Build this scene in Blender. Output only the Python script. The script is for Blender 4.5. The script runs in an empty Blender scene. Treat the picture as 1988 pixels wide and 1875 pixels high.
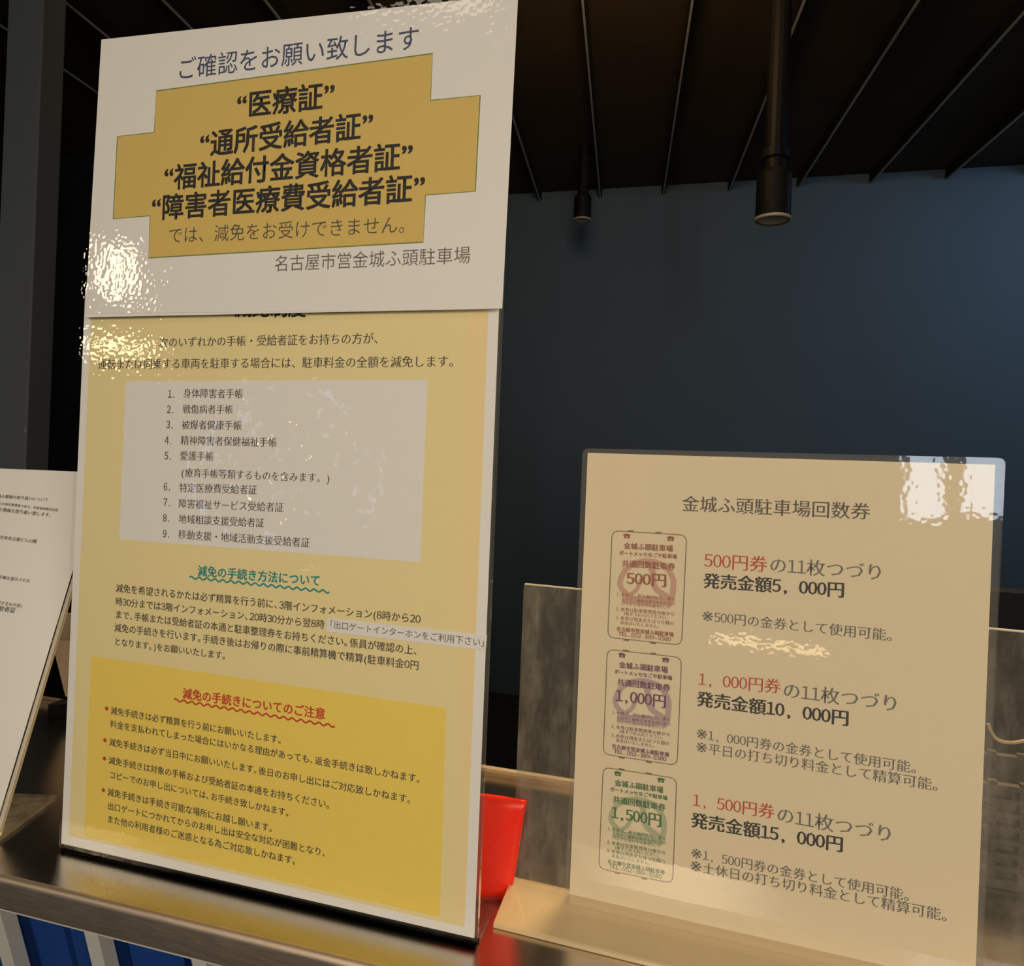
import bpy, bmesh, math, random
import numpy as np
from mathutils import Vector, Matrix, noise

SC = bpy.context.scene
COL = bpy.context.collection
random.seed(7)

# ------------------------------------------------------------------ camera, world, lights, exposure
FPX, CX, CY, ROLL = 1400.0, 994.0, 882.0, math.radians(2.25)
CAMZ = 1.339                      # eye height; counter top is at 1.05
cr, sr = math.cos(ROLL), math.sin(ROLL)
cam_d = bpy.data.cameras.new('camera')
cam = bpy.data.objects.new('camera', cam_d); COL.objects.link(cam); SC.camera = cam
cam_d.sensor_width = 36.0; cam_d.lens = FPX / 1988 * 36.0
cam_d.shift_y = -(937.5 - CY) / 1988
cam_d.clip_start = 0.01
cam.matrix_world = Matrix(((cr, -sr, 0, 0), (0, 0, -1, 0), (sr, cr, 0, CAMZ), (0, 0, 0, 1)))

w = bpy.data.worlds.new('world'); SC.world = w; w.use_nodes = True
w.node_tree.nodes['Background'].inputs[0].default_value = (0.35, 0.42, 0.5, 1)
w.node_tree.nodes['Background'].inputs[1].default_value = 0.01
vs = SC.view_settings
vs.view_transform = 'Standard'; vs.look = 'None'; vs.gamma = 1; vs.exposure = 0; vs.use_curve_mapping = False

def area(name, loc, target, size, power, col, size_y=None, spread=None):
    l = bpy.data.lights.new(name, 'AREA'); l.energy = power; l.color = col
    l.size = size
    if size_y: l.shape = 'RECTANGLE'; l.size_y = size_y
    if spread: l.spread = math.radians(spread)
    o = bpy.data.objects.new(name, l); COL.objects.link(o); o.location = loc
    o.rotation_euler = (Vector(target) - Vector(loc)).to_track_quat('-Z', 'Y').to_euler()
    return o
# added fill lights, warm ceiling lamp, cool wall washer in the hall
area('front_fill_light', (.58, -.78, 1.52), (.05, .5, 1.18), .42, 2.9, (1, .84, .62), None, 110)  # unseen key light added to brighten the lower notices
area('front_fill_light', (-.42, -.92, 1.78), (-.25, .5, 1.12), .35, 2.45, (1, .84, .61), None, 110)  # unseen fill added to brighten the left side
area('ceiling_lamp_light', (-.9, -.5, 2.6), (-.2, .45, 1.2), .4, 1, (1, .86, .68), None, 110)
area('wall_washer_light', (2.5, 2.2, 2.7), (2.2, 3.6, 1.8), .5, 6.5, (.56, .76, 1))
area('counter_lamp_light', (.80, 1.35, 2.7), (.45, .6, 1.05), .6, 24, (1, .72, .38), None, 100)
area('ceiling_glow_light', (.12, 1.45, 2.5), (.25, 1.9, 2.8), .3, 4.5, (1, .60, .22))  # unseen uplight added for the brown glow on the ceiling
# small warm lamp to the left, split in two, and a light strip low behind the visitor
area('side_lamp_light', (-1.35, -.12, 1.70), (-.27, .5, 1.46), .062, .48, (1, .84, .60), .115)
area('side_lamp_light', (-1.35, -.12, 1.535), (-.27, .5, 1.40), .12, .24, (1, .82, .55), .03)  # second light added for the glint on the lower sheet
area('strip_lamp_light', (-.08, -.45, 1.02), (.157, .43, 1.233), .19, .085, (1, .75, .40), .012)

# ------------------------------------------------------------------ geometry helpers
def ray(px, py):
    dx, dy = px - CX, py - CY
    u = dx * cr + dy * sr; v = -dx * sr + dy * cr
    return Vector((u / FPX, 1.0, -v / FPX))
EYE = Vector((0, 0, CAMZ))
class Frame:
    """local frame of an upright sheet: x along it, y up, z towards the viewer"""
    def __init__(s, origin, yaw, lean=0.0):
        s.o = Vector(origin)
        y = math.radians(yaw); a = math.radians(lean)
        s.x = Vector((math.cos(y), -math.sin(y), 0))
        back = Vector((math.sin(y), math.cos(y), 0))
        s.y = (Vector((0, 0, 1)) * math.cos(a) + back * math.sin(a)).normalized()
        s.z = s.x.cross(s.y)
        s.m = Matrix.Translation(s.o) @ Matrix((s.x, s.y, s.z)).transposed().to_4x4()
    def loc(s, px, py, t=0.0):
        r = ray(px, py); o = s.o + s.z * t
        k = (o - EYE).dot(s.z) / r.dot(s.z)
        p = EYE + r * k - s.o
        return Vector((p.dot(s.x), p.dot(s.y)))

def link(name, me, mat, parent=None, matrix=None):
    o = bpy.data.objects.new(name, me); COL.objects.link(o)
    if mat is not None and not me.materials:
        me.materials.append(mat)
    if parent: o.parent = parent
    if matrix is not None: o.matrix_world = matrix
    return o
def tag(o, label=None, cat=None, group=None, kind=None):
    if label: o['label'] = label
    if cat: o['category'] = cat
    if group: o['group'] = group
    if kind: o['kind'] = kind
    return o
def empty(name, matrix, label, cat, group=None):
    o = bpy.data.objects.new(name, None); COL.objects.link(o)
    o.matrix_world = matrix; o.empty_display_size = .05
    return tag(o, label, cat, group)
def mesh_bm(bm, name='m'):
    bmesh.ops.recalc_face_normals(bm, faces=bm.faces[:])
    me = bpy.data.meshes.new(name); bm.to_mesh(me); bm.free(); return me
def prism(bm, pts, z0, z1):
    a = [bm.verts.new((p[0], p[1], z0)) for p in pts]; b = [bm.verts.new((p[0], p[1], z1)) for p in pts]
    n = len(pts)
    bm.faces.new(a[::-1]); bm.faces.new(b)
    for i in range(n): bm.faces.new((a[i], a[(i + 1) % n], b[(i + 1) % n], b[i]))
    return bm
def box(bm, x0, x1, y0, y1, z0, z1):
    return prism(bm, [(x0, y0), (x1, y0), (x1, y1), (x0, y1)], z0, z1)
def bevel(bm, w, seg=2):
    bmesh.ops.bevel(bm, geom=bm.edges[:], offset=w, segments=seg, affect='EDGES', profile=.5)
    return bm
def round_poly(pts, r, n=5):
    out = []; N = len(pts)
    for i in range(N):
        p = Vector(pts[i][:2]); a = Vector(pts[i - 1][:2]); b = Vector(pts[(i + 1) % N][:2])
        ua = (a - p).normalized(); ub = (b - p).normalized()
        for k in range(n + 1):
            t = k / n
            q = (p + ua * r) * (1 - t) ** 2 + p * 2 * t * (1 - t) + (p + ub * r) * t ** 2
            out.append((q.x, q.y))
    return out
def grid_prism(pts4, z0, z1):
    bm = bmesh.new(); prism(bm, pts4, z0, z1); return bm
def smooth(o):
    for p in o.data.polygons: p.use_smooth = True
    return o
def tube(pts, r, n=8, closed=False):
    bm = bmesh.new(); rings = []
    P = [Vector(p) for p in pts]
    for i, p in enumerate(P):
        d = ((P[min(i + 1, len(P) - 1)]) - P[max(i - 1, 0)]).normalized()
        up = Vector((0, 0, 1)) if abs(d.z) < .9 else Vector((1, 0, 0))
        s = d.cross(up).normalized(); q = d.cross(s)
        rings.append([bm.verts.new(p + (s * math.cos(2 * math.pi * k / n) + q * math.sin(2 * math.pi * k / n)) * r) for k in range(n)])
    for a, b in zip(rings, rings[1:]):
        for k in range(n): bm.faces.new((a[k], a[(k + 1) % n], b[(k + 1) % n], b[k]))
    bm.faces.new(rings[0]); bm.faces.new(rings[-1][::-1])
    return mesh_bm(bm)
def lathe(prof, n=32):
    bm = bmesh.new(); rings = []
    for r, z in prof:
        rings.append([bm.verts.new((r * math.cos(2 * math.pi * k / n), r * math.sin(2 * math.pi * k / n), z)) for k in range(n)])
    for a, b in zip(rings, rings[1:]):
        for k in range(n): bm.faces.new((a[k], a[(k + 1) % n], b[(k + 1) % n], b[k]))
    bm.faces.new(rings[0]); bm.faces.new(rings[-1])
    return mesh_bm(bm)

# ------------------------------------------------------------------ materials
def srgb(r, g, b):
    f = lambda c: (c / 255 / 12.92) if c / 255 <= .04045 else ((c / 255 + .055) / 1.055) ** 2.4
    return (f(r), f(g), f(b), 1)
def newmat(name):
    m = bpy.data.materials.new(name); m.use_nodes = True
    return m, m.node_tree, m.node_tree.nodes['Principled BSDF']
def N(nt, t, **kw):
    n = nt.nodes.new(t)
    for k, v in kw.items(): setattr(n, k, v)
    return n
def noise_n(nt, scale, detail=4, rough=.5, stretch=None):
    tc = N(nt, 'ShaderNodeTexCoord'); mp = N(nt, 'ShaderNodeMapping'); nz = N(nt, 'ShaderNodeTexNoise')
    nt.links.new(tc.outputs['Object'], mp.inputs[0]); nt.links.new(mp.outputs[0], nz.inputs['Vector'])
    if stretch: mp.inputs['Scale'].default_value = stretch
    nz.inputs['Scale'].default_value = scale; nz.inputs['Detail'].default_value = detail; nz.inputs['Roughness'].default_value = rough
    return nz
def matte(name, col, rough=.8, var=.04, scale=120, metal=0.0, spec=.4, bump=0.0, bscale=200):
    m, nt, b = newmat(name)
    nz = noise_n(nt, scale)
    mx = N(nt, 'ShaderNodeMixRGB'); c = Vector(col[:3])
    mx.inputs[1].default_value = (*(c * (1 - var)), 1); mx.inputs[2].default_value = (*(c * (1 + var)), 1)
    nt.links.new(nz.outputs[0], mx.inputs[0]); nt.links.new(mx.outputs[0], b.inputs['Base Color'])
    b.inputs['Roughness'].default_value = rough; b.inputs['Metallic'].default_value = metal
    b.inputs['Specular IOR Level'].default_value = spec
    if bump:
        n2 = noise_n(nt, bscale); bp = N(nt, 'ShaderNodeBump'); bp.inputs['Strength'].default_value = bump
        bp.inputs['Distance'].default_value = .002
        nt.links.new(n2.outputs[0], bp.inputs['Height']); nt.links.new(bp.outputs[0], b.inputs['Normal'])
    return m
def clear(name, tint=(1, 1, 1), rough=.03, haze=.0, hazecol=(.8, .8, .8), bump=0.0, bscale=600, warp=0.0, wscale=14, scratch=0.0, ior=1.49, crease=False):
    """clear plastic sheet: see-through, with a real Fresnel reflection on its surface"""
    m = bpy.data.materials.new(name); m.use_nodes = True; nt = m.node_tree; nt.nodes.clear()
    out = N(nt, 'ShaderNodeOutputMaterial'); tr = N(nt, 'ShaderNodeBsdfTransparent'); gl = N(nt, 'ShaderNodeBsdfGlossy')
    fr = N(nt, 'ShaderNodeFresnel'); mx = N(nt, 'ShaderNodeMixShader'); df = N(nt, 'ShaderNodeBsdfDiffuse'); m2 = N(nt, 'ShaderNodeMixShader')
    tr.inputs[0].default_value = (*tint, 1); gl.inputs['Roughness'].default_value = rough
    fr.inputs[0].default_value = ior; df.inputs[0].default_value = (*hazecol, 1)
    if bump or warp:
        bp = N(nt, 'ShaderNodeBump'); bp.inputs['Distance'].default_value = .001; bp.inputs['Strength'].default_value = max(bump, .001)
        n1 = noise_n(nt, bscale, 0); nt.links.new(n1.outputs[0], bp.inputs['Height'])
        b2 = N(nt, 'ShaderNodeBump'); b2.inputs['Distance'].default_value = .01; b2.inputs['Strength'].default_value = max(warp, .001)
        n3 = noise_n(nt, wscale, 2); nt.links.new(n3.outputs[0], b2.inputs['Height'])
        nt.links.new(b2.outputs[0], bp.inputs['Normal'])
        nt.links.new(bp.outputs[0], gl.inputs['Normal'])
        if crease:        # sharp creases pressed into the film round the middle of the sheet
            tc = N(nt, 'ShaderNodeTexCoord'); vo = N(nt, 'ShaderNodeTexVoronoi', feature='DISTANCE_TO_EDGE'); vo.inputs['Scale'].default_value = 26
            nz = N(nt, 'ShaderNodeTexNoise'); nz.inputs['Scale'].default_value = 30; ad = N(nt, 'ShaderNodeVectorMath', operation='MULTIPLY_ADD')
            ad.inputs[1].default_value = (.05, .05, .05)
            nt.links.new(tc.outputs['Object'], nz.inputs['Vector']); nt.links.new(nz.outputs['Color'], ad.inputs[0]); nt.links.new(tc.outputs['Object'], ad.inputs[2])
            nt.links.new(ad.outputs[0], vo.inputs['Vector'])
            ds = N(nt, 'ShaderNodeVectorMath', operation='DISTANCE'); ds.inputs[1].default_value = (.0, .262, 0)
            nt.links.new(tc.outputs['Object'], ds.inputs[0])
            mk = N(nt, 'ShaderNodeMapRange'); mk.inputs['From Min'].default_value = .09; mk.inputs['From Max'].default_value = .03
            nt.links.new(ds.outputs['Value'], mk.inputs[0])
            ml = N(nt, 'ShaderNodeMath', operation='MULTIPLY'); nt.links.new(mk.outputs[0], ml.inputs[0]); nt.links.new(vo.outputs[0], ml.inputs[1])
            b3 = N(nt, 'ShaderNodeBump'); b3.inputs['Distance'].default_value = .006; b3.inputs['Strength'].default_value = .8
            nt.links.new(ml.outputs[0], b3.inputs['Height']); nt.links.new(b3.outputs[0], b2.inputs['Normal'])
    nt.links.new(tr.outputs[0], m2.inputs[1]); nt.links.new(df.outputs[0], m2.inputs[2])
    if scratch:
        n4 = noise_n(nt, 90, 8, .75, (1, .35, 1)); rp = N(nt, 'ShaderNodeMapRange')
        rp.inputs['From Min'].default_value = .45; rp.inputs['From Max'].default_value = .75
        rp.inputs['To Min'].default_value = haze; rp.inputs['To Max'].default_value = haze + scratch
        nt.links.new(n4.outputs[0], rp.inputs[0]); nt.links.new(rp.outputs[0], m2.inputs[0])
    else: m2.inputs[0].default_value = haze
    # the sheet is thin: only its outer faces reflect, light leaving it passes straight through
    ge = N(nt, 'ShaderNodeNewGeometry'); iv = N(nt, 'ShaderNodeMath', operation='SUBTRACT'); iv.inputs[0].default_value = 1
    nt.links.new(ge.outputs['Backfacing'], iv.inputs[1])
    mm_ = N(nt, 'ShaderNodeMath', operation='MULTIPLY'); nt.links.new(fr.outputs[0], mm_.inputs[0]); nt.links.new(iv.outputs[0], mm_.inputs[1])
    nt.links.new(mm_.outputs[0], mx.inputs[0]); nt.links.new(m2.outputs[0], mx.inputs[1]); nt.links.new(gl.outputs[0], mx.inputs[2])
    nt.links.new(mx.outputs[0], out.inputs[0])
    return m
def steel(name, col, rough, stretch, bump=.06):
    m, nt, b = newmat(name)
    b.inputs['Metallic'].default_value = 1
    nz = noise_n(nt, 60, 6, .6, stretch)
    mr = N(nt, 'ShaderNodeMapRange'); mr.inputs['To Min'].default_value = rough * .8; mr.inputs['To Max'].default_value = rough * 1.25
    nt.links.new(nz.outputs[0], mr.inputs[0]); nt.links.new(mr.outputs[0], b.inputs['Roughness'])
    bp = N(nt, 'ShaderNodeBump'); bp.inputs['Strength'].default_value = bump; bp.inputs['Distance'].default_value = .0006
    n2 = noise_n(nt, 220, 4, .6, stretch); nt.links.new(n2.outputs[0], bp.inputs['Height']); nt.links.new(bp.outputs[0], b.inputs['Normal'])
    n5 = noise_n(nt, 14, 6, .65); mx = N(nt, 'ShaderNodeMixRGB')
    mx.inputs[1].default_value = (*(Vector(col[:3]) * .86), 1); mx.inputs[2].default_value = (*(Vector(col[:3]) * 1.1), 1)
    nt.links.new(n5.outputs[0], mx.inputs[0]); nt.links.new(mx.outputs[0], b.inputs['Base Color'])
    return m
def emit(name, col, s):
    m = bpy.data.materials.new(name); m.use_nodes = True; nt = m.node_tree; nt.nodes.clear()
    o = N(nt, 'ShaderNodeOutputMaterial'); e = N(nt, 'ShaderNodeEmission'); e.inputs[0].default_value = (*col, 1); e.inputs[1].default_value = s
    nt.links.new(e.outputs[0], o.inputs[0]); return m

M = dict(
    paper=matte('white_paper', (.78, .76, .73), .75, .015),
    pale=matte('pale_yellow_print', (.79, .67, .345), .7, .02),
    palestrip=matte('warm_yellow_tint', (.82, .655, .34), .7, .02),  # slightly warmer than the pale yellow, for the right margin
    deep=matte('deep_yellow_print', (.84, .625, .125), .7, .03),
    ochre=matte('ochre_print', (.66, .47, .135), .7, .02),
    green=matte('green_outline_print', (.16, .22, .06), .7, .02),
    white=matte('white_print', (.76, .74, .71), .7, .015),
    black=matte('black_ink', (.022, .02, .018), .6),
    ink=matte('dark_grey_ink', (.09, .08, .065), .6),
    grey=matte('grey_ink', (.16, .15, .13), .6),
    navy=matte('navy_ink', (.06, .075, .15), .6),
    teal=matte('teal_ink', (.03, .26, .25), .6),
    red=matte('red_ink', (.55, .06, .03), .6),
    card1=matte('brown_red_ink', (.33, .10, .06), .6),
    card2=matte('purple_ink', (.17, .055, .13), .6),
    card3=matte('green_ink', (.05, .16, .06), .6),
    card1p=matte('pale_brown_print', (.60, .36, .25), .6),
    card2p=matte('pale_purple_print', (.48, .36, .34), .6),
    card3p=matte('pale_green_print', (.44, .46, .29), .6),
    rim=matte('brown_grey_line', (.27, .18, .10), .6),
    film=clear('laminate_film', rough=.01, bump=.085, bscale=380, warp=.05, wscale=16),
    creased=clear('creased_film', rough=.01, bump=.085, bscale=380, warp=.05, wscale=16, crease=True),
    acrylic=clear('clear_acrylic', (.93, .94, .92), .02, .05, (.6, .58, .55), warp=.02),
    scratched=clear('scratched_acrylic', (.86, .85, .82), .05, .06, (.62, .56, .48), warp=.02, scratch=.14),
    sleeve=clear('clear_sleeve', (.96, .96, .95), .03, .06, (.7, .66, .6), bump=.022, bscale=380, warp=.02, wscale=18),
    lip=clear('acrylic_fold_lit', (.9, .85, .75), .10, .50, (.95, .78, .50), warp=.08),  # gold haze paints the warm lamplight reflected by the clear lip
    darkacrylic=clear('acrylic_fold_shaded', (.22, .22, .24), .05, .0, warp=.05),  # dark tint paints the dark reflection in the clear fold
    counter=steel('brushed_steel', (.56, .51, .44), .19, (1, 30, 1)),
    edge=steel('satin_steel_edge', (.72, .59, .46), .46, (1, 20, 20)),
    black_body=matte('black_laminate', (.012, .012, .012), .6),
    slat=matte('white_slat_paint', (.50, .50, .47), .5),
    blue=matte('blue_board', (.003, .045, .24), .75, .06, 300),
    wall=matte('slate_blue_wall', (.12, .172, .218), .85, .05, 3, bump=.1, bscale=90),
    dark=matte('black_wall', (.014, .013, .012), .9),
    ceil=matte('dark_brown_ceiling', (.06, .042, .022), .9, .3, 3),
    fin=matte('black_fin', (.010, .009, .008), .8),
    trim=matte('grey_lit_edge', (.42, .44, .45), .5),  # pale grey paints the light caught along the fin bottoms
    floor=matte('dark_floor', (.07, .055, .04), .55, .1, 6),
    post=matte('grey_post_paint', (.26, .27, .27), .6, .05, 40),
    blackmetal=matte('black_metal', (.008, .008, .009), .55, spec=.25),
    litrim=matte('pale_lit_rim', (.55, .5, .42), .35),  # pale colour paints the light caught by lamp rims and acrylic edges
    cream_paper=matte('cream_paper', (.80, .675, .47), .75, .015),
    cream=matte('cream_card', (.85, .70, .56), .8),
    weave=matte('dark_woven', (.055, .05, .04), .7, .4, 500, bump=.5, bscale=500),
    cord=matte('beige_cord', (.5, .38, .24), .7),
)
mr, nt, b = newmat('red_vinyl')
b.inputs['Base Color'].default_value = (.85, .02, .005, 1); b.inputs['Roughness'].default_value = .34
b.inputs['Subsurface Weight'].default_value = .0
nz = noise_n(nt, 18, 3, .5, (1, .3, 1)); bp = N(nt, 'ShaderNodeBump'); bp.inputs['Strength'].default_value = .25; bp.inputs['Distance'].default_value = .003
nt.links.new(nz.outputs[0], bp.inputs['Height']); nt.links.new(bp.outputs[0], b.inputs['Normal'])
M['redv'] = mr

# ------------------------------------------------------------------ lettering: flat ink meshes laid on the sheets
_G = {}
def glyph(ch):
    if ch in _G: return _G[ch]
    c = bpy.data.curves.new('g', 'FONT'); c.body = ch; c.size = 1; c.resolution_u = 2
    o = bpy.data.objects.new('g', c); COL.objects.link(o)
    me = bpy.data.meshes.new_from_object(o)
    n = len(me.vertices); co = np.zeros(n * 3); me.vertices.foreach_get('co', co); co = co.reshape(-1, 3)[:, :2]
    me.calc_loop_triangles()
    t = np.zeros(len(me.loop_triangles) * 3, dtype=np.int32); me.loop_triangles.foreach_get('vertices', t); t = t.reshape(-1, 3)
    nor = np.zeros((n, 2)); cnt = {}
    for a, b_, c_ in t:
        for e, op in (((a, b_), c_), ((b_, c_), a), ((c_, a), b_)):
            k = (min(e), max(e))
            cnt[k] = None if k in cnt else (e, op)
    for k, v in cnt.items():
        if v is None: continue
        (i, j), op = v
        d = co[j] - co[i]; nn = np.array((d[1], -d[0])); l = np.linalg.norm(nn)
        if l < 1e-9: continue
        nn /= l
        if np.dot(nn, co[op] - co[i]) > 0: nn = -nn
        nor[i] += nn; nor[j] += nn
    l = np.linalg.norm(nor, axis=1); ok = l > 1e-6
    nor[ok] /= l[ok][:, None]
    bpy.data.objects.remove(o); bpy.data.curves.remove(c); bpy.data.meshes.remove(me)
    _G[ch] = (co, t, nor); return _G[ch]
def adv(ch, tight):
    if ch in '“”': return .46
    if ch == ' ': return .5
    if ch in '「」' and tight: return .55
    if ch in '、。・' and tight: return .62
    if ord(ch) < 128:
        if ch in '(),.': return .42 if tight else .5
        return .56 if tight else .5
    return 1.0
STY = dict(n=(0, 0), b=(.028, .024), l=(-.006, -.006), s=(.010, -.008), sb=(.034, .006), m=(.012, .010), xb=(.05, .04))
def text(frame, parent, s, p0, p1, mat, style='n', t=.0003, tight=False, em=None, label=None, name='printed_text', local=False):
    a = Vector(p0) if local else frame.loc(*p0, t); b_ = Vector(p1) if local else frame.loc(*p1, t)
    d = b_ - a; L = d.length; ux = d / L; uy = Vector((-ux.y, ux.x))
    if not local:
        # keep the strokes square to the sheet: the small slope of a line is taken up as shear
        uy = Vector((0, 1))
    adv_l = [adv(c, tight) for c in s]; W = sum(adv_l)
    e = em if em else L / W; kx = L / W
    dx, dy = STY[style]
    V = []; T = []; off = 0; x = 0
    for c, ad in zip(s, adv_l):
        if c != ' ':
            co, tr, nor = glyph(chr(ord(c) + 0xFEE0) if c.isdigit() and ord(c) < 128 else c)
            if len(co):
                q = co + nor * np.array((dx, dy))
                if c == '※': q = (q - np.array((.318, .335))) * 1.5 + np.array((.5, .38))
                elif ad < .95 and not (c in '、。「」・'):      # centre narrow glyphs in their cell
                    mid = (co[:, 0].min() + co[:, 0].max()) / 2
                    q = q.copy(); q[:, 0] += ad / 2 - mid
                    if c.isdigit() and ad < .55: q[:, 0] = (q[:, 0] - ad / 2) * .86 + ad / 2
                elif c in '「' and tight: q = q - np.array((.45, 0))
                X = (q[:, 0] + x) * kx; Y = (q[:, 1] - .38) * e
                V.append(np.stack([a.x + ux.x * X + uy.x * Y, a.y + ux.y * X + uy.y * Y, np.full(len(q), t)], 1)); T.append(tr + off); off += len(q)
        x += ad
    V = np.concatenate(V); T = np.concatenate(T)
    me = bpy.data.meshes.new(name); me.vertices.add(len(V)); me.vertices.foreach_set('co', V.ravel())
    me.loops.add(T.size); me.loops.foreach_set('vertex_index', T.ravel().astype(np.int32))
    me.polygons.add(len(T)); me.polygons.foreach_set('loop_start', np.arange(0, T.size, 3, dtype=np.int32))
    me.update(calc_edges=True); me.validate()
    o = link(name, me, mat, parent)
    if label: o['label'] = label
    return o
def flat(frame, parent, name, pxs, mat, t=.0002, th=.00004, r=0, label=None, local=False):
    pts = [Vector(p) if local else frame.loc(*p, t) for p in pxs]
    if r: pts = round_poly(pts, r)
    bm = bmesh.new(); prism(bm, pts, t - th, t)
    o = link(name, mesh_bm(bm), mat, parent)
    if label: o['label'] = label
    return o
def stroke_mesh(pts, wd, t, closed=False):
    P = [Vector(p) for p in pts]; n = len(P); bm = bmesh.new(); L = []; R = []
    for i in range(n):
        a = P[i - 1] if (i or closed) else P[i]; b_ = P[(i + 1) % n] if (i < n - 1 or closed) else P[i]
        d = (b_ - a).normalized(); q = Vector((-d.y, d.x)) * wd[i] / 2 if isinstance(wd, (list, tuple)) else Vector((-d.y, d.x)) * wd / 2
        L.append(bm.verts.new((P[i].x + q.x, P[i].y + q.y, t))); R.append(bm.verts.new((P[i].x - q.x, P[i].y - q.y, t)))
    for i in range(n if closed else n - 1):
        j = (i + 1) % n; bm.faces.new((L[i], R[i], R[j], L[j]))
    return bm
def stroke(parent, name, pts, wd, mat, t=.0003, closed=False, label=None):
    bm = stroke_mesh(pts, wd, t, closed); me = bpy.data.meshes.new(name); bm.to_mesh(me); bm.free()
    o = link(name, me, mat, parent)
    if label: o['label'] = label
    return o
def catmull(P, k=6):
    P = [Vector(p) for p in P]; out = []
    Q = [P[0]] + P + [P[-1]]
    for i in range(1, len(Q) - 2):
        for j in range(k):
            t = j / k; a, b_, c, d = Q[i - 1], Q[i], Q[i + 1], Q[i + 2]
            out.append(.5 * ((2 * b_) + (c - a) * t + (2 * a - 5 * b_ + 4 * c - d) * t * t + (3 * b_ - a - 3 * c + d) * t ** 3))
    out.append(P[-1]); return out
def wavy(frame, parent, p0, p1, amp, n, wd, mat, label):
    a = frame.loc(*p0); b_ = frame.loc(*p1); d = b_ - a; u = d.normalized(); q = Vector((-u.y, u.x)); K = n * 8
    pts = [a + d * (i / K) + q * amp * math.sin(2 * math.pi * n * i / K) for i in range(K + 1)]
    return stroke(parent, 'wavy_underline', pts, wd, mat, label=label)

# ------------------------------------------------------------------ the room
YAW = 15.0
cy_, sy_ = math.cos(math.radians(YAW)), math.sin(math.radians(YAW))
# room axes: X along the counter, Y away behind it, origin on the floor under the eye
ROOM = Matrix.Rotation(-math.radians(YAW), 4, 'Z')
CEIL = 2.80
def struct(name, x0, x1, y0, y1, z0, z1, mat, label=None):
    bm = bmesh.new(); box(bm, x0, x1, y0, y1, z0, z1)
    o = link(name, mesh_bm(bm), mat, None, ROOM); o['kind'] = 'structure'
    if label: o['label'] = label
    return o
struct('floor', -6, 6, -6, 4.2, -.06, 0, M['floor'])
struct('ceiling', -6, 6, -6, 4.2, CEIL, CEIL + .06, M['ceil'])
struct('wall_back', -6.0, 6, 3.9, 4.0, 0, CEIL, M['wall'])
struct('wall_right', 6, 6.1, -6, 4, 0, CEIL, M['dark'])
struct('wall_left', -6.1, -6, -6, 4, 0, CEIL, M['dark'])
# black slab across the left half of the hall behind the notices
struct('black_slab', -6, -1.15, 3.0, 3.12, 0, CEIL, M['dark'])
# wall behind the visitor, with openings for the windows
WY = -5.0
wins = [(.62, .98, .75, 2.4), (1.02, 1.5, .75, 2.4), (-3.5, -2.9, .6, 1.4)]
WINS = []
def wall_front():
    bm = bmesh.new(); xs = sorted({-6.0, 6.0, *[v for w_ in WINS for v in w_[:2]]}); zs = sorted({0.0, CEIL, *[v for w_ in WINS for v in w_[2:]]})
    for i in range(len(xs) - 1):
        for j in range(len(zs) - 1):
            cx, cz = (xs[i] + xs[i + 1]) / 2, (zs[j] + zs[j + 1]) / 2
            if any(a < cx < b_ and c < cz < d for a, b_, c, d in WINS): continue
            box(bm, xs[i], xs[i + 1], WY - .1, WY, zs[j], zs[j + 1])
    o = link('wall_front', mesh_bm(bm), M['dark'], None, ROOM); o['kind'] = 'structure'
# (windows' places are set from the reflections they leave on the glossy sheets)
WINS = [(.9, 1.2, .95, 2.3), (1.27, 1.62, 1.02, 2.3), (-4.3, -3.5, .85, 1.45)]
wall_front()
pane = emit('daylight_pane', (.74, .86, 1.0), 14.0); pane2 = emit('dim_daylight_pane', (.5, .65, 1.0), 3.0)
for i, (a, b_, c, d) in enumerate(WINS):
    bm = bmesh.new(); fw = .03
    box(bm, a, a + fw, WY - .06, WY - .02, c, d); box(bm, b_ - fw, b_, WY - .06, WY - .02, c, d)
    box(bm, a + fw, b_ - fw, WY - .06, WY - .02, c, c + fw); box(bm, a + fw, b_ - fw, WY - .06, WY - .02, d - fw, d)
    o = link('window_%d' % (i + 1), mesh_bm(bm), M['post'], None, ROOM); o['kind'] = 'structure'
    bm = bmesh.new(); box(bm, a + fw, b_ - fw, WY - .045, WY - .04, c + fw, d - fw)
    link('pane', mesh_bm(bm), pane if i < 2 else pane2, o)

# fins under the ceiling of the hall: each one an object, light on its bottom edge painted as a grey strip
FY = math.radians(8.8)
fdir = Vector((math.sin(FY), math.cos(FY), 0))
fin_m = strip_m = None
for i in range(-5, 9):
    xw = .10 + .325 * i                      # where the fin meets the back wall (world x at y ~ 4)
    yw = (3.9 - xw * sy_) / cy_
    L = 3.6
    if fin_m is None:
        bm = bmesh.new(); box(bm, -.009, .009, -3.9, 0, 0, .044); fin_m = mesh_bm(bm)
        bm = bmesh.new(); box(bm, -.0035, .0035, -3.9, 0, -.006, 0); strip_m = mesh_bm(bm)
    m = Matrix.Translation((xw, yw, 2.755)) @ Matrix.Rotation(-FY, 4, 'Z')
    o = link('ceiling_fin', fin_m, M['fin'], None, m); o['kind'] = 'structure'
    link('lit_edge_strip', strip_m, M['trim'], o)

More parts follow.
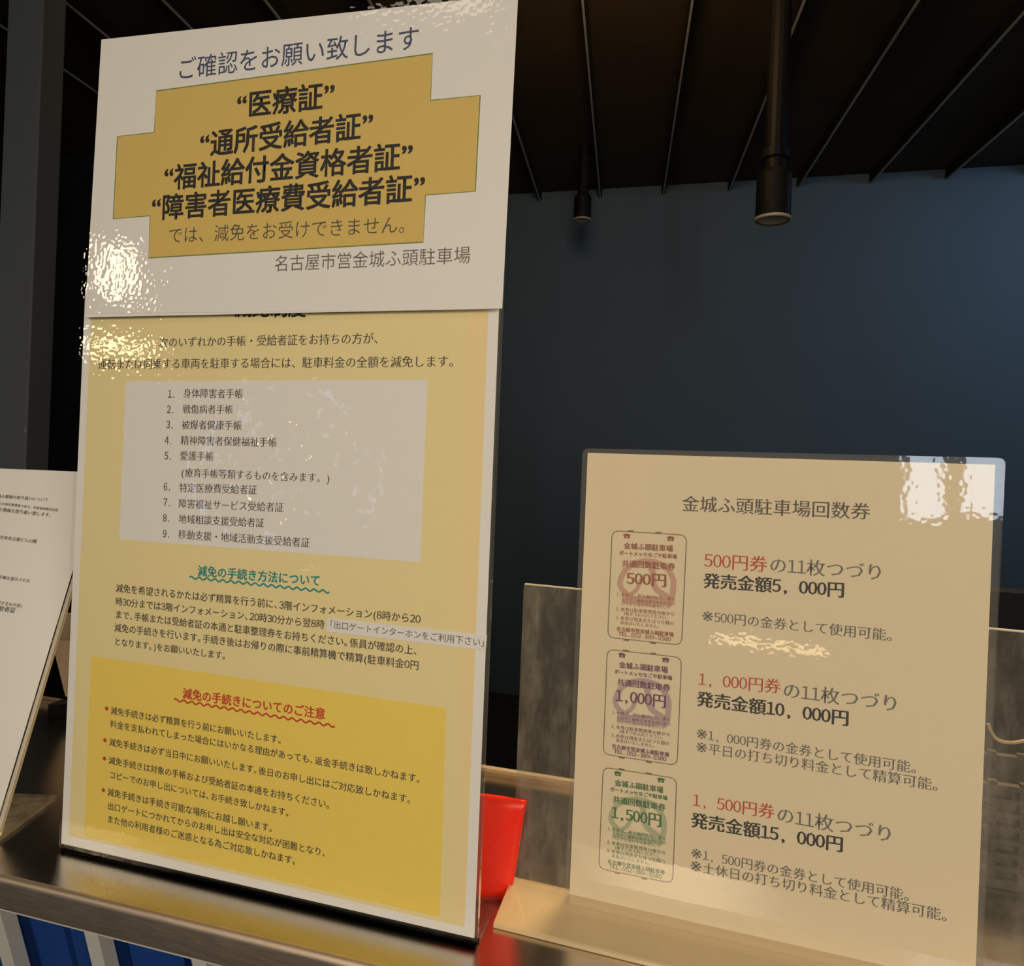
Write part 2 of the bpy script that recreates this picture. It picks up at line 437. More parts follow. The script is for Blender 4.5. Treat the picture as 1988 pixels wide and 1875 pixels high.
# grey steel post at the far left
def ground(px, py, z=1.05):
    r = ray(px, py); k = (z - CAMZ) / r.z; return EYE + r * k
def at(px, py, Y):
    return EYE + ray(px, py) * Y
post_y = 2.2
pl = at(12, 100, post_y); pr = at(81, 100, post_y)
bm = bmesh.new(); box(bm, pl.x, pr.x, post_y, post_y + .11, 0, CEIL - .001)
bevel(bm, .004, 2)
o = link('steel_post', mesh_bm(bm), M['post']); tag(o, 'grey painted square post at the far left behind the notices', 'post')
c0 = at(50, 835, post_y)
bm = bmesh.new(); prism(bm, [(c0.x - .006, c0.z), (c0.x - .001, c0.z + .012), (c0.x + .001, c0.z + .006), (c0.x + .001, c0.z - .012)], -.0006, .0006)
bmesh.ops.rotate(bm, verts=bm.verts[:], matrix=Matrix.Rotation(math.pi / 2, 3, 'X')); bmesh.ops.translate(bm, verts=bm.verts[:], vec=(0, post_y - .0005, 0))
p = link('paint_chip', mesh_bm(bm), M['slat'], o); p['label'] = 'pale chip in the grey paint'

# two black cylinder lamps hanging from black stems
def pendant(px, pyb, Y, wpx, label):
    c = at(px, pyb, Y); r = wpx / 2 / FPX * Y
    t = empty('pendant_lamp', Matrix.Translation(c), label, 'lamp', 'black cylinder lamps under the fins')
    link('lamp_body', lathe([(r * .55, .02), (r * .9, 0), (r, .002), (r * .98, r * 2.6), (r * .8, r * 2.9), (r * .3, r * 3)]), M['blackmetal'], t)
    smooth(link('lamp_rim', lathe([(r * .86, .002), (r * 1.0, -.002), (r * 1.05, .0), (r * 1.03, .006), (r * .96, .007)]), M['litrim'], t))
    link('stem', lathe([(r * .62, r * 2.9), (r * .62, CEIL - c.z)], 16), M['blackmetal'], t)
    link('clamp', lathe([(r * .8, r * 3.6), (r * .8, r * 4.1), (r * .65, r * 4.15)], 16), M['blackmetal'], t)
pendant(1500, 428, 1.9, 66, 'larger black cylinder lamp with light painted on its lower rim below the dark fins')
pendant(1130, 428, 3.4, 34, 'smaller far black cylinder lamp hanging beside the tall notice')

# ------------------------------------------------------------------ the counter
CT = 1.05
FR, BK = .371, .628                       # front and back edges, measured away from the eye
cnt = empty('counter', ROOM, 'shallow brushed steel counter ledge over white slats and blue boards', 'counter')
def profile(bm, pts, x0, x1):
    a = [bm.verts.new((x0, p[0], p[1])) for p in pts]; b_ = [bm.verts.new((x1, p[0], p[1])) for p in pts]; n = len(pts)
    bm.faces.new(a[::-1]); bm.faces.new(b_)
    for i in range(n): bm.faces.new((a[i], a[(i + 1) % n], b_[(i + 1) % n], b_[i]))
    return bm
bm = bmesh.new(); profile(bm, [(FR + .004, CT - .012), (FR + .004, CT), (BK - .006, CT), (BK - .006, CT - .012)], -1.9, 1.5)
link('countertop', mesh_bm(bm), M['counter'], cnt)
arc = [(FR + .004 - .004 * math.sin(a), CT - .004 + .004 * math.cos(a)) for a in [math.pi / 2 * k / 6 for k in range(7)]]
bm = bmesh.new(); profile(bm, [(FR + .012, CT - .0125)] + [(FR + .005, CT - .0001)] + arc + [(FR, CT - .020), (FR + .003, CT - .0215), (FR + .012, CT - .0215)], -1.9, 1.5)
o = link('front_edge', mesh_bm(bm), M['edge'], cnt); smooth(o)
o.data.set_sharp_from_angle(angle=.9)
bm = bmesh.new(); profile(bm, [(BK - .006, CT - .012), (BK - .006, CT + .004), (BK - .004, CT + .0058), (BK + .002, CT + .0058), (BK + .004, CT + .004), (BK + .004, CT - .012)], -1.9, 1.5)
link('back_lip', mesh_bm(bm), M['edge'], cnt)
bm = bmesh.new(); profile(bm, [(FR + .13, CT - .03), (BK - .01, CT - .03), (BK - .01, .0), (FR + .30, .0), (FR + .30, .3)], -1.9, 1.5)
link('body', mesh_bm(bm), M['black_body'], cnt)
bm = bmesh.new(); box(bm, -1.9, 1.5, FR + .02, BK - .008, CT - .03, CT - .0125)
link('underside', mesh_bm(bm), M['black_body'], cnt)

# white slats sloping back under the ledge, blue boards between them
SL = math.tan(math.radians(16))
sp = .082
x_ref = (ROOM.inverted() @ at(180, 1800, .449)).x - .017
def sheared(x0, x1, y0, y1, top, bot):
    bm = bmesh.new(); v = []
    for z in (top, bot):
        dy = (top - z) * SL
        v.append([bm.verts.new((x, y + dy, z)) for x, y in ((x0, y0), (x1, y0), (x1, y1), (x0, y1))])
    bm.faces.new(v[0]); bm.faces.new(v[1][::-1])
    for k in range(4): bm.faces.new((v[0][k], v[0][(k + 1) % 4], v[1][(k + 1) % 4], v[1][k]))
    return mesh_bm(bm)
def slat_mesh(top, bot):
    bm = bmesh.new(); v = []
    for z in (top, bot):
        dy = (top - z) * SL
        v.append([bm.verts.new((x, y + dy, z)) for x, y in ((-.0060, .006), (-.0036, 0), (.0050, .002), (.0050, .012), (-.0060, .012))])
    bm.faces.new(v[0]); bm.faces.new(v[1][::-1])
    for k in range(5): bm.faces.new((v[0][k], v[0][(k + 1) % 5], v[1][(k + 1) % 5], v[1][k]))
    return mesh_bm(bm)
ms = slat_mesh(CT - .023, CT - .50); gap_x = (ROOM.inverted() @ at(308, 1835, .455)).x; spb = .0500; mb = sheared(-.0222, .0222, 0, .006, CT - .031, CT - .50)
mr_ = bmesh.new(); box(mr_, -1.2, .6, FR + .012, FR + .030, CT - .031, CT - .0225); link('top_rail', mesh_bm(mr_), M['slat'], cnt)
for k in range(-16, 18):
    o = link('blue_board', mb, M['blue'], cnt); o.location = (gap_x + (k + .5) * spb, FR + .034, 0)
for k in range(-10, 13):
    o = link('white_slat', ms, M['slat'], cnt); o.location = (x_ref + k * sp, FR + .010, 0)

# ------------------------------------------------------------------ tall notice stand in the middle
g = ground(520, 1745)
FA = Frame((g.x, g.y, CT), 15.75)
def quad(fr, p, t=0): return [fr.loc(*q, t) for q in p]
st = empty('acrylic_sign_stand', FA.m, 'tall clear acrylic stand holding the yellow parking notice in the middle', 'sign stand')
xl = FA.loc(135, 1300).x; xr = FA.loc(946, 1300).x; ztop = FA.loc(170, 520).y
bm = bmesh.new(); prism(bm, round_poly([(xl, .001), (xr, .001), (xr, ztop), (xl, ztop)], .004), -.0045, -.0015)
link('back_panel', mesh_bm(bm), M['acrylic'], st)
bm = bmesh.new(); prism(bm, round_poly([(xl, .0), (xr - .0, .0), (xr, .0026), (xl, .0026)], .0015, 3), -.006, .0015)
link('foot_fold', mesh_bm(bm), M['darkacrylic'], st)['label'] = 'glossy folded foot of the stand, dark reflection tinted in'
bm = bmesh.new(); box(bm, xl, xr, .0002, .003, -.075, -.0062); link('base_plate', mesh_bm(bm), M['acrylic'], st)

# lower notice -----------------------------------------------------
lo = empty('parking_notice', FA.m, 'long yellow A3 parking fee exemption notice standing in the middle stand', 'notice')
def Q(f, x, y): return (f[0] + x * f[2], f[1] + y * f[2])
Z2 = (140, 560, .43260); Z3 = (100, 1060, .43260); Z4 = (100, 1260, .43260); Z1 = (160, 0, .43260); Z6 = (900, 840, .55200)
lt = FA.loc(163, 560).y
BLc, BRc = FA.loc(119, 1637), FA.loc(921, 1821); TLc, TRc = FA.loc(166, 560), FA.loc(971, 545)
for q in (BLc, BRc): q.y = max(q.y, .001)
bm = bmesh.new(); prism(bm, [BLc, BRc, TRc, TLc], -.0001, .0001); link('paper_sheet', mesh_bm(bm), M['paper'], lo)
flat(FA, lo, 'yellow_field', [(133, 1622), (902, 1800), (949, 585), (178, 585)], M['pale'], .00014, r=.002, label='pale yellow printed field')
flat(FA, lo, 'yellow_strip', [(886, 1790), (902, 1796), (949, 588), (906, 588)], M['palestrip'], .00018, label='slightly warmer yellow margin strip')
flat(FA, lo, 'white_box', [Q(Z2, 212, 1125), Q(Z2, 1562, 1228), Q(Z2, 1595, 410), Q(Z2, 240, 415)], M['white'], .00018, label='white printed box round the numbered list')
flat(FA, lo, 'deep_yellow_box', [Q(Z4, 146, 838), Q(Z4, 1743, 1202), Q(Z4, 1770, 265), Q(Z4, 178, 30)], M['deep'], .00018, r=.003, label='deep yellow printed caution box')
def T2(s, a, b_, mat='ink', st_='n', z=Z2, **k): return text(FA, lo, s, Q(z, *a), Q(z, *b_), M[mat], st_, **k)
T2('減免制度', (728, 86), (1052, 84), 'black', 'b', label='bold heading mostly covered by the upper notice')
T2('次のいずれかの手帳・受給者証をお持ちの方が、', (390, 242), (1405, 222), 'ink', 's')
T2('運転または同乗する車両を駐車する場合には、駐車料金の全額を減免します。', (116, 340), (1745, 326), 'ink', 's')
items = [('1.', 430, 472, '身体障害者手帳', 498, 768, 469, 472), ('2.', 425, 541, '戦傷病者手帳', 495, 723, 541, 542), ('3.', 422, 609, '被爆者健康手帳', 491, 762, 611, 614),
         ('4.', 416, 680, '精神障害者保健福祉手帳', 487, 920, 681, 690), ('5.', 414, 749, '愛護手帳', 483, 636, 750, 753),
         ('6.', 410, 888, '特定医療費受給者証', 480, 830, 893, 903), ('7.', 409, 958, '障害福祉サービス受給者証', 477, 950, 964, 982),
         ('8.', 407, 1028, '地域相談支援受給者証', 477, 863, 1033, 1052), ('9.', 406, 1099, '移動支援・地域活動支援受給者証', 476, 1068, 1102, 1141)]
for n_, x, y, s, xa, xb, ya, yb in items:
    T2(n_, (x, y), (x + 36, y + 1), 'ink', 'm', em=.0068); T2(s, (xa, ya), (xb, yb), 'ink', 's')
T2('(療育手帳等類するものを含みます。)', (487, 825), (1160, 851), 'ink', 's')
T2('減免の手続き方法について', (655, 110), (1208, 156), 'teal', 'b', Z3, label='teal heading')
wavy(FA, lo, Q(Z3, 620, 140), Q(Z3, 1248, 205), .0008, 17, .0011, M['teal'], 'teal wavy line')
for s, a, b_ in [('減免を希望されるかたは必ず精算を行う前に、3階インフォメーション(8時から20', (288, 187), (1657, 328)),
                 ('時30分までは3階インフォメーション、20時30分から翌8時', (286, 247), (1226, 352)),
                 ('まで、手帳または受給者証の本通と駐車整理券をお持ちください。係員が確認の上、', (285, 305), (1650, 470)),
                 ('減免の手続きを行います。手続き後はお帰りの際に事前精算機で精算(駐車料金0円', (281, 364), (1650, 536)),
                 ('となります。)をお願いいたします。', (281, 427), (787, 493))]:
    T2(s, a, b_, 'ink', 'm', Z3, tight=True)
strip = flat(FA, lo, 'paper_strip', [Q(Z3, 1232, 383), Q(Z3, 1948, 468), Q(Z3, 1955, 400), Q(Z3, 1238, 321)], M['white'], .0006, .0001, label='white correction strip pasted over the line')
text(FA, strip, '「出口ゲートインターホンをご利用下さい」', Q(Z3, 1246, 350), Q(Z3, 1948, 434), M['grey'], 'n', .0008, tight=True)
T2('減免の手続きについてのご注意', (588, 197), (1230, 292), 'red', 'b', Z4, label='red heading')
wavy(FA, lo, Q(Z4, 550, 226), Q(Z4, 1272, 345), .0008, 19, .0011, M['red'], 'red wavy line')
for x, y in ((249, 266), (241, 408), (239, 490), (234, 632)):
    c = FA.loc(*Q(Z4, x, y)); pts = [(c.x + .0014 * math.cos(a), c.y + .0014 * math.sin(a)) for a in [2 * math.pi * k / 16 for k in range(16)]]
    flat(FA, lo, 'bullet', pts, M['red'], .0003, local=True, label='red bullet dot')
for s, a, b_ in [('減免手続きは必ず精算を行う前にお願いいたします。', (265, 274), (1038, 409)),
                 ('料金を支払われてしまった場合にはいかなる理由があっても、返金手続きは致しかねます。', (263, 334), (1662, 584)),
                 ('減免手続きは必ず当日中にお願いいたします。後日のお申し出にはご対応致しかねます。', (258, 415), (1620, 676)),
                 ('減免手続きは対象の手帳および受給者証の本通をお持ちください。', (256, 497), (1256, 700)),
                 ('コピーでのお申し出については、お手続き致しかねます。', (258, 562), (1072, 736)),
                 ('減免手続きは手続き可能な場所にお越し願います。', (250, 639), (998, 806)),
                 ('出口ゲートにつかれてからのお申し出は安全な対応が困難となり、', (250, 702), (1237, 916)),
                 ('また他の利用者様のご迷惑となる為ご対応致しかねます。', (248, 760), (1103, 952))]:
    T2(s, a, b_, 'ink', 'm', Z4, tight=True)
def film(parent, fr, pts, t0, t1, mat, name='laminate_film', r=.004, nx=1, ny=1, label=None):
    for q in pts:
        if isinstance(q, Vector): q.y = max(q.y, .0006)
    bm = bmesh.new(); prism(bm, round_poly(pts, r), t0, t1)
    o = link(name, mesh_bm(bm), mat, parent)
    if label: o['label'] = label
    return o
film(lo, FA, quad(FA, [(116, 1646), (927, 1834), (976, 545), (161, 540)]), -.0012, .0012, M['creased'])

# upper notice, taped in front of the top of the stand ---------------
up = empty('reminder_notice', Matrix.Translation(FA.z * .004) @ FA.m, 'white landscape notice with ochre cross shape taped above the yellow notice', 'notice')
FB = Frame(FA.o + FA.z * .004, 15.75)
bm = bmesh.new(); prism(bm, quad(FB, [(165, 616), (975, 599), (1006, -12), (197, 77)]), -.0001, .0001); link('paper_sheet', mesh_bm(bm), M['paper'], up)
yel = [(332, 408), (1572, 240), (1562, 450), (1785, 428), (1763, 858), (1540, 875), (1530, 1086), (297, 1157), (303, 968), (138, 982), (157, 612), (322, 594)]
P = [FB.loc(*Q(Z1, *q), .0002) for q in yel]
flat(FB, up, 'ochre_shape', P[::-1], M['ochre'], .00018, local=True, label='ochre stepped cross shape')
stroke(up, 'green_outline', P, .0007, M['green'], .00024, True, 'thin green outline of the cross shape')
def T1(s, a, b_, mat, st_, **k): return text(FB, up, s, Q(Z1, *a), Q(Z1, *b_), M[mat], st_, **k)
T1('ご確認をお願い致します', (422, 312), (1518, 165), 'navy', 'n', label='navy heading')
T1('“医療証”', (690, 475), (1135, 422), 'black', 'b')
T1('“通所受給者証”', (524, 650), (1308, 556), 'black', 'b')
T1('“福祉給付金資格者証”', (364, 799), (1486, 694), 'black', 'b')
T1('“障害者医療費受給者証”', (308, 935), (1541, 838), 'black', 'b')
T1('では、減免をお受けできません。', (384, 1057), (1500, 1003), 'ink', 'l', label='thin grey line of text')
T1('名古屋市営金城ふ頭駐車場', (860, 1183), (1744, 1142), 'grey', 'l', label='grey signature line')
film(up, FB, quad(FB, [(159, 609), (987, 601), (1016, -22), (190, 68)]), -.0012, .0012, M['film'], r=.005)

# ------------------------------------------------------------------ price notice stand on the right
g = ground(1300, 1812)
FC = Frame((g.x, g.y, CT), 17.6)
s2 = empty('acrylic_sign_stand', FC.m, 'low wide scratched acrylic stand with front lip holding the price sheet on the right', 'sign stand')
xa = FC.loc(1000, 1500).x; xb = xa + .335; zt = FC.loc(1012, 1133, -.004).y
bm = bmesh.new(); prism(bm, round_poly([(xa, .001), (xb, .001), (xb, zt), (xa, zt)], .002, 3), -.006, -.003)
link('back_panel', mesh_bm(bm), M['scratched'], s2)
bm = bmesh.new(); box(bm, xa + .0005, xb - .0005, zt - .0004, zt + .0004, -.0058, -.0032); link('polished_edge', mesh_bm(bm), M['litrim'], s2)['label'] = 'sawn top edge, its glint painted pale'
# foot: a lip folded forward, front corners rounded
bm = bmesh.new(); lipd = .034
lp = [(-.006, .0005), (-.006, .0095), (-.002, .0105), (.004, .0098), (lipd - .001, .0034), (lipd, .0026), (lipd, .0004), (lipd - .001, .0002)]
a = [bm.verts.new((xa, y, z)) for z, y in lp]; b2 = [bm.verts.new((xb, y, z)) for z, y in lp]; n = len(lp)
bm.faces.new(a[::-1]); bm.faces.new(b2)
for i in range(n): bm.faces.new((a[i], a[(i + 1) % n], b2[(i + 1) % n], b2[i]))
link('front_lip', mesh_bm(bm), M['lip'], s2)['label'] = 'clear lip folded forward on the counter'

pn = empty('price_notice', FC.m, 'cream A4 coupon ticket price sheet in clear sleeve on the right stand', 'notice')
PC = quad(FC, [(1105, 1754), (1892, 1935), (1932, 902), (1141, 879)])
for q in PC: q.y = max(q.y, .004)
bm = bmesh.new(); prism(bm, PC, -.0001, .0001); link('paper_sheet', mesh_bm(bm), M['cream_paper'], pn)
film(pn, FC, quad(FC, [(1097, 1766), (1902, 1952), (1951, 889), (1132, 870)]), -.0013, .0013, M['sleeve'], 'clear_sleeve', .004)
def T6(s, a, b_, mat='ink', st_='s', **k): return text(FC, pn, s, Q(Z6, *a), Q(Z6, *b_), M[mat], st_, **k)
T6('金城ふ頭駐車場回数券', (768, 248), (1432, 277))
T6('500円券', (846, 447), (1070, 463), 'red', label='red lettering'); T6('の11枚つづり', (1074, 463), (1482, 492), 'grey')
T6('発売金額5, 000円', (843, 519), (1342, 553), 'black', 'sb')
T6('※500円の金券として使用可能。', (836, 643), (1540, 716), 'grey')
T6('1, 000円券', (826, 865), (1117, 893), 'red', label='red lettering'); T6('の11枚つづり', (1121, 903), (1537, 955), 'grey')
T6('発売金額10, 000円', (820, 934), (1358, 1005), 'black', 'sb')
T6('※1, 000円券の金券として使用可能。', (816, 1056), (1625, 1184), 'grey')
T6('※平日の打ち切り料金として精算可能。', (815, 1103), (1703, 1245), 'grey')
T6('1, 500円券', (806, 1290), (1095, 1334), 'red', label='red lettering'); T6('の11枚つづり', (1099, 1340), (1517, 1415), 'grey')
T6('発売金額15, 000円', (800, 1360), (1338, 1449), 'black', 'sb')
T6('※1, 500円券の金券として使用可能。', (798, 1476), (1600, 1634), 'grey')
T6('※土休日の打ち切り料金として精算可能。', (795, 1520), (1735, 1705), 'grey')

C0 = [(290, 150), (1375, 215), (1300, 1815), (225, 1700)]      # outline of the first ticket in its own close-up
def inv_bilin(x, y):
    s = t = .5
    (ax, ay), (bx, by), (cx, cy), (dx, dy) = C0
    for _ in range(12):
        fx = ax * (1 - s) * (1 - t) + bx * s * (1 - t) + cx * s * t + dx * (1 - s) * t - x
        fy = ay * (1 - s) * (1 - t) + by * s * (1 - t) + cy * s * t + dy * (1 - s) * t - y
        a11 = (bx - ax) * (1 - t) + (cx - dx) * t; a12 = (dx - ax) * (1 - s) + (cx - bx) * s
        a21 = (by - ay) * (1 - t) + (cy - dy) * t; a22 = (dy - ay) * (1 - s) + (cy - by) * s
        D = a11 * a22 - a12 * a21; s -= (fx * a22 - fy * a12) / D; t -= (a11 * fy - a21 * fx) / D
    return s, t
cards = [([(1188.7, 1030), (1333.3, 1038.7), (1323.3, 1252), (1180, 1236.7)], '500円', 'card1', 'brown red'),
         ([(1179.3, 1260), (1323.3, 1276), (1314.7, 1485.3), (1171.3, 1463.3)], '1,000円', 'card2', 'purple'),
         ([(1171.3, 1488.7), (1314, 1510.7), (1306, 1714), (1162.7, 1685.3)], '1,500円', 'card3', 'green')]
for q4, amount, key, cname in cards:
    K = [FC.loc(*q) for q in q4]                               # four corners on the sheet, in metres
    def W(x, y):
        s, t = inv_bilin(x, y)
        return K[0] * (1 - s) * (1 - t) + K[1] * s * (1 - t) + K[2] * s * t + K[3] * (1 - s) * t
    ink, pal = M[key], M[key + 'p']
    edge = stroke(pn, 'ticket_outline', round_poly(K, .0045, 6), .00055, M['rim'], .0003, True, 'picture of a %s coupon ticket with rounded corners' % cname)
    for (x, y) in ((568, 158), (970, 182), (500, 1742), (895, 1788)):
        c = W(x, y); flat(FC, edge, 'ticket_tab', round_poly([c + Vector(d) for d in ((-.0018, -.0005), (.0018, -.0005), (.0018, .0006), (-.0018, .0006))], .0003, 2), M['rim'], .0003, local=True)
    for (x, y) in ((510, 228), (1147, 265)):
        c = W(x, y); flat(FC, edge, 'ticket_emblem', [c + Vector(d) for d in ((-.0018, -.0014), (.0018, -.0014), (.0018, .0004), (.0028, .0006), (.0010, .0014), (-.0010, .0014), (-.0028, .0006), (-.0018, .0004))], ink, .0003, local=True)
        flat(FC, edge, 'emblem_opening', [c + Vector(d) for d in ((-.0008, -.0009), (.0008, -.0009), (.0009, -.0001), (-.0009, -.0001))], pal, .00034, local=True)
    k = .0105 / 100 * 1.0
    mm = (K[1] - K[0]).length / 1090
    for pts, wds in ((catmull([W(*p) for p in ((545, 1100), (425, 980), (420, 850), (520, 690), (720, 600), (900, 600), (1060, 670), (1170, 820), (1185, 980), (1150, 1180), (1080, 1260))]), 80),
                     (catmull([W(*p) for p in ((560, 1080), (650, 1010), (705, 900), (720, 860))]), 60),
                     (catmull([W(*p) for p in ((850, 640), (890, 760), (895, 900), (950, 1010), (1060, 1090), (1190, 1170))]), 90)):
        stroke(edge, 'ticket_ring_mark', pts, wds * mm, pal, .00022 + .00001 * (wds / 30))
    flat(FC, edge, 'ticket_mark_base', [W(*p) for p in ((440, 1110), (880, 1100), (1190, 1150), (1170, 1240), (900, 1260), (430, 1200))][::-1], pal, .0002, local=True)
    def TK(s, a, b_, stl='b', mt=ink, **kw):
        A, B = W(*a), W(*b_); return text(FC, edge, s, A, B, mt, stl, .00036, local=True, **kw)
    TK('金城ふ頭駐車場', (465, 368), (1182, 410)); TK('ポートメッセなごや駐車場', (395, 472), (1240, 527)); TK('共通回数駐車券', (435, 622), (1212, 676))
    if amount == '500円': TK(amount, (505, 838), (1098, 875), 'sb', em=.0092)
    else: TK(amount, (415, 820), (1160, 880), 'sb', em=.0092)
    mid = pal if False else ink
    for s, a, b_ in [('1.本券は、折り曲げたり、濡ら', (360, 1075), (1215, 1145)), ('したり、磁気のあるものに近づ', (430, 1150), (1215, 1212)), ('けたりしないでください。', (430, 1210), (1110, 1268)),
                     ('2.本券は駐車整理券の後から', (350, 1283), (1210, 1365)), ('1枚ずつお入れください。', (460, 1352), (1140, 1420)), ('3.本券は現金またはつり銭の', (345, 1412), (1200, 1500)),
                     ('返金はいたしません。', (412, 1482), (1015, 1548))]:
        TK(s, a, b_, 'n', mid)
    TK('名古屋市営金城ふ頭駐車場', (355, 1575), (1190, 1662)); TK('TEL.052-389-5580', (385, 1645), (1150, 1728), 'm', em=.0036)

# ------------------------------------------------------------------ leaning privacy notice at the far left
g = ground(-8, 1640)
LEAN = 25
FD = Frame((g.x, g.y, CT + .003), 0, LEAN)
s3 = empty('acrylic_sign_stand', FD.m, 'leaning clear acrylic stand cut off by the left edge of the photo', 'sign stand')
hh = .2835; wx = .216
bm = bmesh.new(); prism(bm, round_poly([(-wx, .003), (0, .003), (0, hh), (-wx, hh)], .002, 3), -.004, -.001)
link('back_panel', mesh_bm(bm), M['acrylic'], s3)
bm = bmesh.new(); prism(bm, [(-.0025, .003), (0, .003), (0, hh), (-.0025, hh)], -.0042, -.0008); link('polished_edge', mesh_bm(bm), M['litrim'], s3)['label'] = 'polished side edge, its glint painted pale'
# foot lies flat on the counter: build in world directions, then into the leaning frame
inv = FD.m.inverted()
bm = bmesh.new(); box(bm, g.x - wx, g.x, g.y + .001, g.y + .068, CT + .0002, CT + .003); bm.transform(inv)
link('base_plate', mesh_bm(bm), M['scratched'], s3)
bm = bmesh.new(); box(bm, g.x - wx, g.x, g.y - .006, g.y + .001, CT + .0002, CT + .0055); bevel(bm, .001, 2); bm.transform(inv)
link('front_fold', mesh_bm(bm), M['litrim'], s3)
pv = empty('privacy_notice', FD.m, 'white sheet of small text leaning at the left edge of the photo', 'notice')
bm = bmesh.new(); prism(bm, [(-wx + .004, .010), (-.003, .010), (-.003, hh - .001), (-wx + .004, hh - .001)], .0003, .0005); link('paper_sheet', mesh_bm(bm), M['paper'], pv)
film(pv, FD, [(-wx + .001, .006), (-.0005, .006), (-.0005, hh + .001), (-wx + .001, hh + .001)], -.0006, .0014, M['film'], r=.002)
Z5 = (0, 930, .16)
for s, a, b_ in [('金城ふ頭駐車場における個人情報の取り扱いについて', (-560, 160), (585, 252)), ('名古屋市営金城ふ頭駐車場(以下当駐車場)の指定管理者である、名鉄協商株式会社', (-700, 212), (708, 378)),
                 ('は、以下の方針に従って個人情報を取り扱い致します。', (-640, 300), (650, 438)), ('名古屋市中村区 住友生命名古屋ビル10階', (-480, 645), (448, 757)),
                 ('減免の受付の際に、お客様が手帳を提示された', (-640, 1105), (368, 1236)), ('手帳の写し(これに準ずる支援するもの含)', (-640, 1415), (272, 1537)), ('障害福祉サービス受給者証', (-640, 1480), (188, 1592))]:
    text(FD, pv, s, Q(Z5, *a), Q(Z5, *b_), M['ink'], 'm', .0008)

# ------------------------------------------------------------------ small things behind
# red vinyl pouch standing between the two stands
g = ground(958, 1738)
FR_ = Frame((g.x, g.y, CT), 14)
bm = bmesh.new()
x1b, x1t, hgt, x0 = FR_.loc(992, 1740).x, FR_.loc(1022, 1556).x, FR_.loc(1010, 1553).y, FR_.loc(850, 1700).x
nx, ny = 14, 10; gr = {}
for s_ in (0, 1):
    for j in range(ny + 1):
        for i in range(nx + 1):
            v = j / ny; xr_ = x1b + (x1t - x1b) * v; x = x0 + (xr_ - x0) * i / nx
            y = hgt * v * (1 - .02 * (1 - i / nx)) + .0003
            bulge = .007 * math.sin(math.pi * min(1, i / nx * 1.0)) * (1 - v) ** .6 + .0012
            cr_ = .0009 * math.sin(7 * (x * 14 - v * 1.1)) * (.3 + .7 * v)
            gr[s_, i, j] = bm.verts.new((x, y, (bulge if s_ else -bulge) + cr_))
for j in range(ny):
    for i in range(nx):
        for s_ in (0, 1):
            f = [gr[s_, i, j], gr[s_, i + 1, j], gr[s_, i + 1, j + 1], gr[s_, i, j + 1]]
            bm.faces.new(f if s_ else f[::-1])
ring = [(i, 0) for i in range(nx)] + [(nx, j) for j in range(ny)] + [(i, ny) for i in range(nx, 0, -1)] + [(0, j) for j in range(ny, 0, -1)]
for k in range(len(ring)):
    a, b_ = ring[k], ring[(k + 1) % len(ring)]
    bm.faces.new((gr[0, a[0], a[1]], gr[0, b_[0], b_[1]], gr[1, b_[0], b_[1]], gr[1, a[0], a[1]]))
o = link('vinyl_pouch', mesh_bm(bm), M['redv'], None, FR_.m); smooth(o)
tag(o, 'bright red vinyl pouch standing between the two acrylic stands', 'pouch')

# cream cards at the back left of the counter, seen between the two left stands
g = ground(150, 1372)
FE = Frame((g.x, g.y - .02, CT), 15)
cd = empty('folded_card', FE.m, 'small cream folded card standing behind the gap left of the tall notice', 'card')
flat(FE, cd, 'front_flap', [(127, 1352), (200, 1352), (200, 1243), (100, 1243)], M['cream'], .010, .001)
flat(FE, cd, 'back_flap', [(110, 1250), (200, 1250), (200, 1190), (110, 1190)], M['cream'], -.002, .001)
bm = bmesh.new(); a = FE.loc(112, 1385).x; b_ = FE.loc(200, 1385).x
box(bm, a, b_, .0003, .012, -.006, .012); link('foot', mesh_bm(bm), M['blackmetal'], cd)
bm = bmesh.new(); p0 = FE.loc(150, 1300); box(bm, p0.x, p0.x + .012, .010, FE.loc(150, 1250).y, -.0015, .0088); link('support', mesh_bm(bm), M['blackmetal'], cd)

# dark woven tray and beige cord behind the right stand
g = ground(1945, 1722)
FT = Frame((g.x - .03, g.y + .004, CT + .0006), 15)
tr = empty('woven_tray', FT.m, 'dark woven tray standing behind the scratched acrylic on the right', 'tray')
hh_ = .075; wd = .24; dp = .06
def wallbox(name, *b_):
    bm = bmesh.new(); box(bm, *b_); return link(name, mesh_bm(bm), M['weave'], tr)
wallbox('tray_bottom', 0, wd, 0, .004, -dp, 0)
wire = bmesh.new()
for face in ((0,), (1,)):
    zf = 0.0 if face[0] == 0 else -dp
    for k in range(13):
        x = wd * k / 12; box(wire, x - .003, x + .003, .004, hh_, zf - .002, zf + .002)
    for k in range(8):
        y = .006 + (hh_ - .01) * k / 7; box(wire, 0, wd, y - .0018, y + .0018, zf - .003, zf + .003)
link('woven_side', mesh_bm(wire), M['weave'], tr)['kind'] = 'stuff'
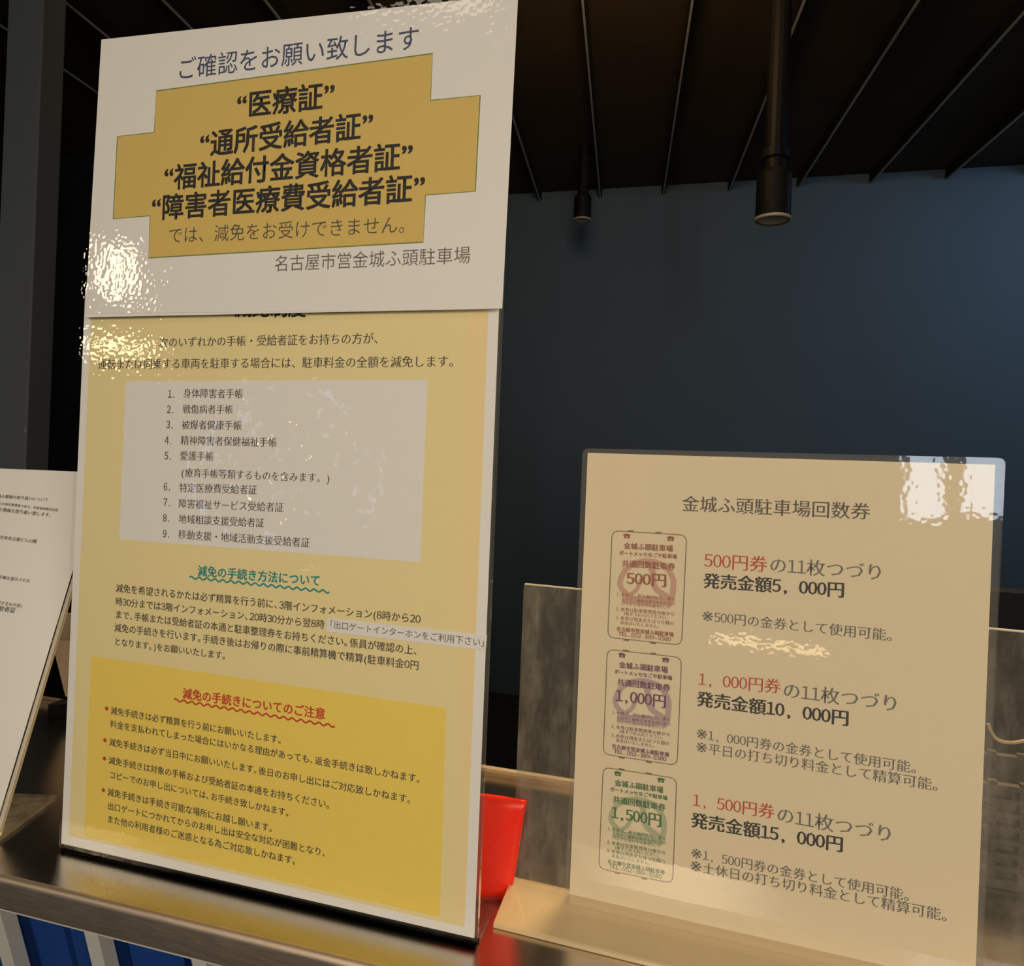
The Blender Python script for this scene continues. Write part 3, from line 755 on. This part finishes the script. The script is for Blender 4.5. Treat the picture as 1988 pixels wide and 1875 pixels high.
for zf in (-.003, -dp + .003):
    wallbox('tray_liner', .002, wd - .002, .004, hh_ - .004, zf - .001, zf + .001)
wallbox('tray_end', -.004, .0, 0, hh_, -dp, .0); wallbox('tray_end', wd, wd + .004, 0, hh_, -dp, .0)
cpts = [at(1918, 1405, .50), at(1932, 1432, .50), at(1955, 1441, .50), at(1988, 1438, .505), at(2040, 1420, .51), at(2100, 1440, .515)]
base = FT.m @ Vector((.19, hh_, -.01))
pp = catmull(cpts + [base + Vector((.02, 0, .01)), base + Vector((.02, .01, -.02))], 8)
o = link('cord', tube(pp, .0012, 8), M['cord']); smooth(o); tag(o, 'thin beige cord looping above the dark woven tray', 'cord')

# black chair behind the counter at the right edge
c = at(2010, 1150, 1.35)
ch = empty('high_chair', Matrix.Translation((c.x, c.y, 0)) @ Matrix.Rotation(-.3, 4, 'Z'), 'black chair with rounded back behind the counter at the right edge', 'chair')
top = c.z
bm = bmesh.new(); prism(bm, round_poly([(-.2, top - .42), (.2, top - .42), (.2, top), (-.2, top)], .10, 8), -.03, .03)
bmesh.ops.rotate(bm, verts=bm.verts[:], matrix=Matrix.Rotation(math.pi / 2, 3, 'X')); o = link('backrest', mesh_bm(bm), M['blackmetal'], ch)
bm = bmesh.new(); box(bm, -.21, .21, -.42, -.03, .60, .67); bevel(bm, .02, 3); link('seat', mesh_bm(bm), M['blackmetal'], ch)
link('column', lathe([(.03, .05), (.03, .61)], 16), M['blackmetal'], ch)
for k in range(5):
    a = 2 * math.pi * k / 5
    bm = bmesh.new(); box(bm, 0, .28, -.018, .018, .0, .05); bmesh.ops.rotate(bm, verts=bm.verts[:], matrix=Matrix.Rotation(a, 3, 'Z')); bmesh.ops.translate(bm, verts=bm.verts[:], vec=(0, -.2, 0))
    link('foot_bar', mesh_bm(bm), M['blackmetal'], ch)
bm = bmesh.new(); box(bm, -.03, .03, -.06, -.03, .64, top - .3); link('back_bracket', mesh_bm(bm), M['blackmetal'], ch)
ch.children[2].location = (0, -.2, 0)
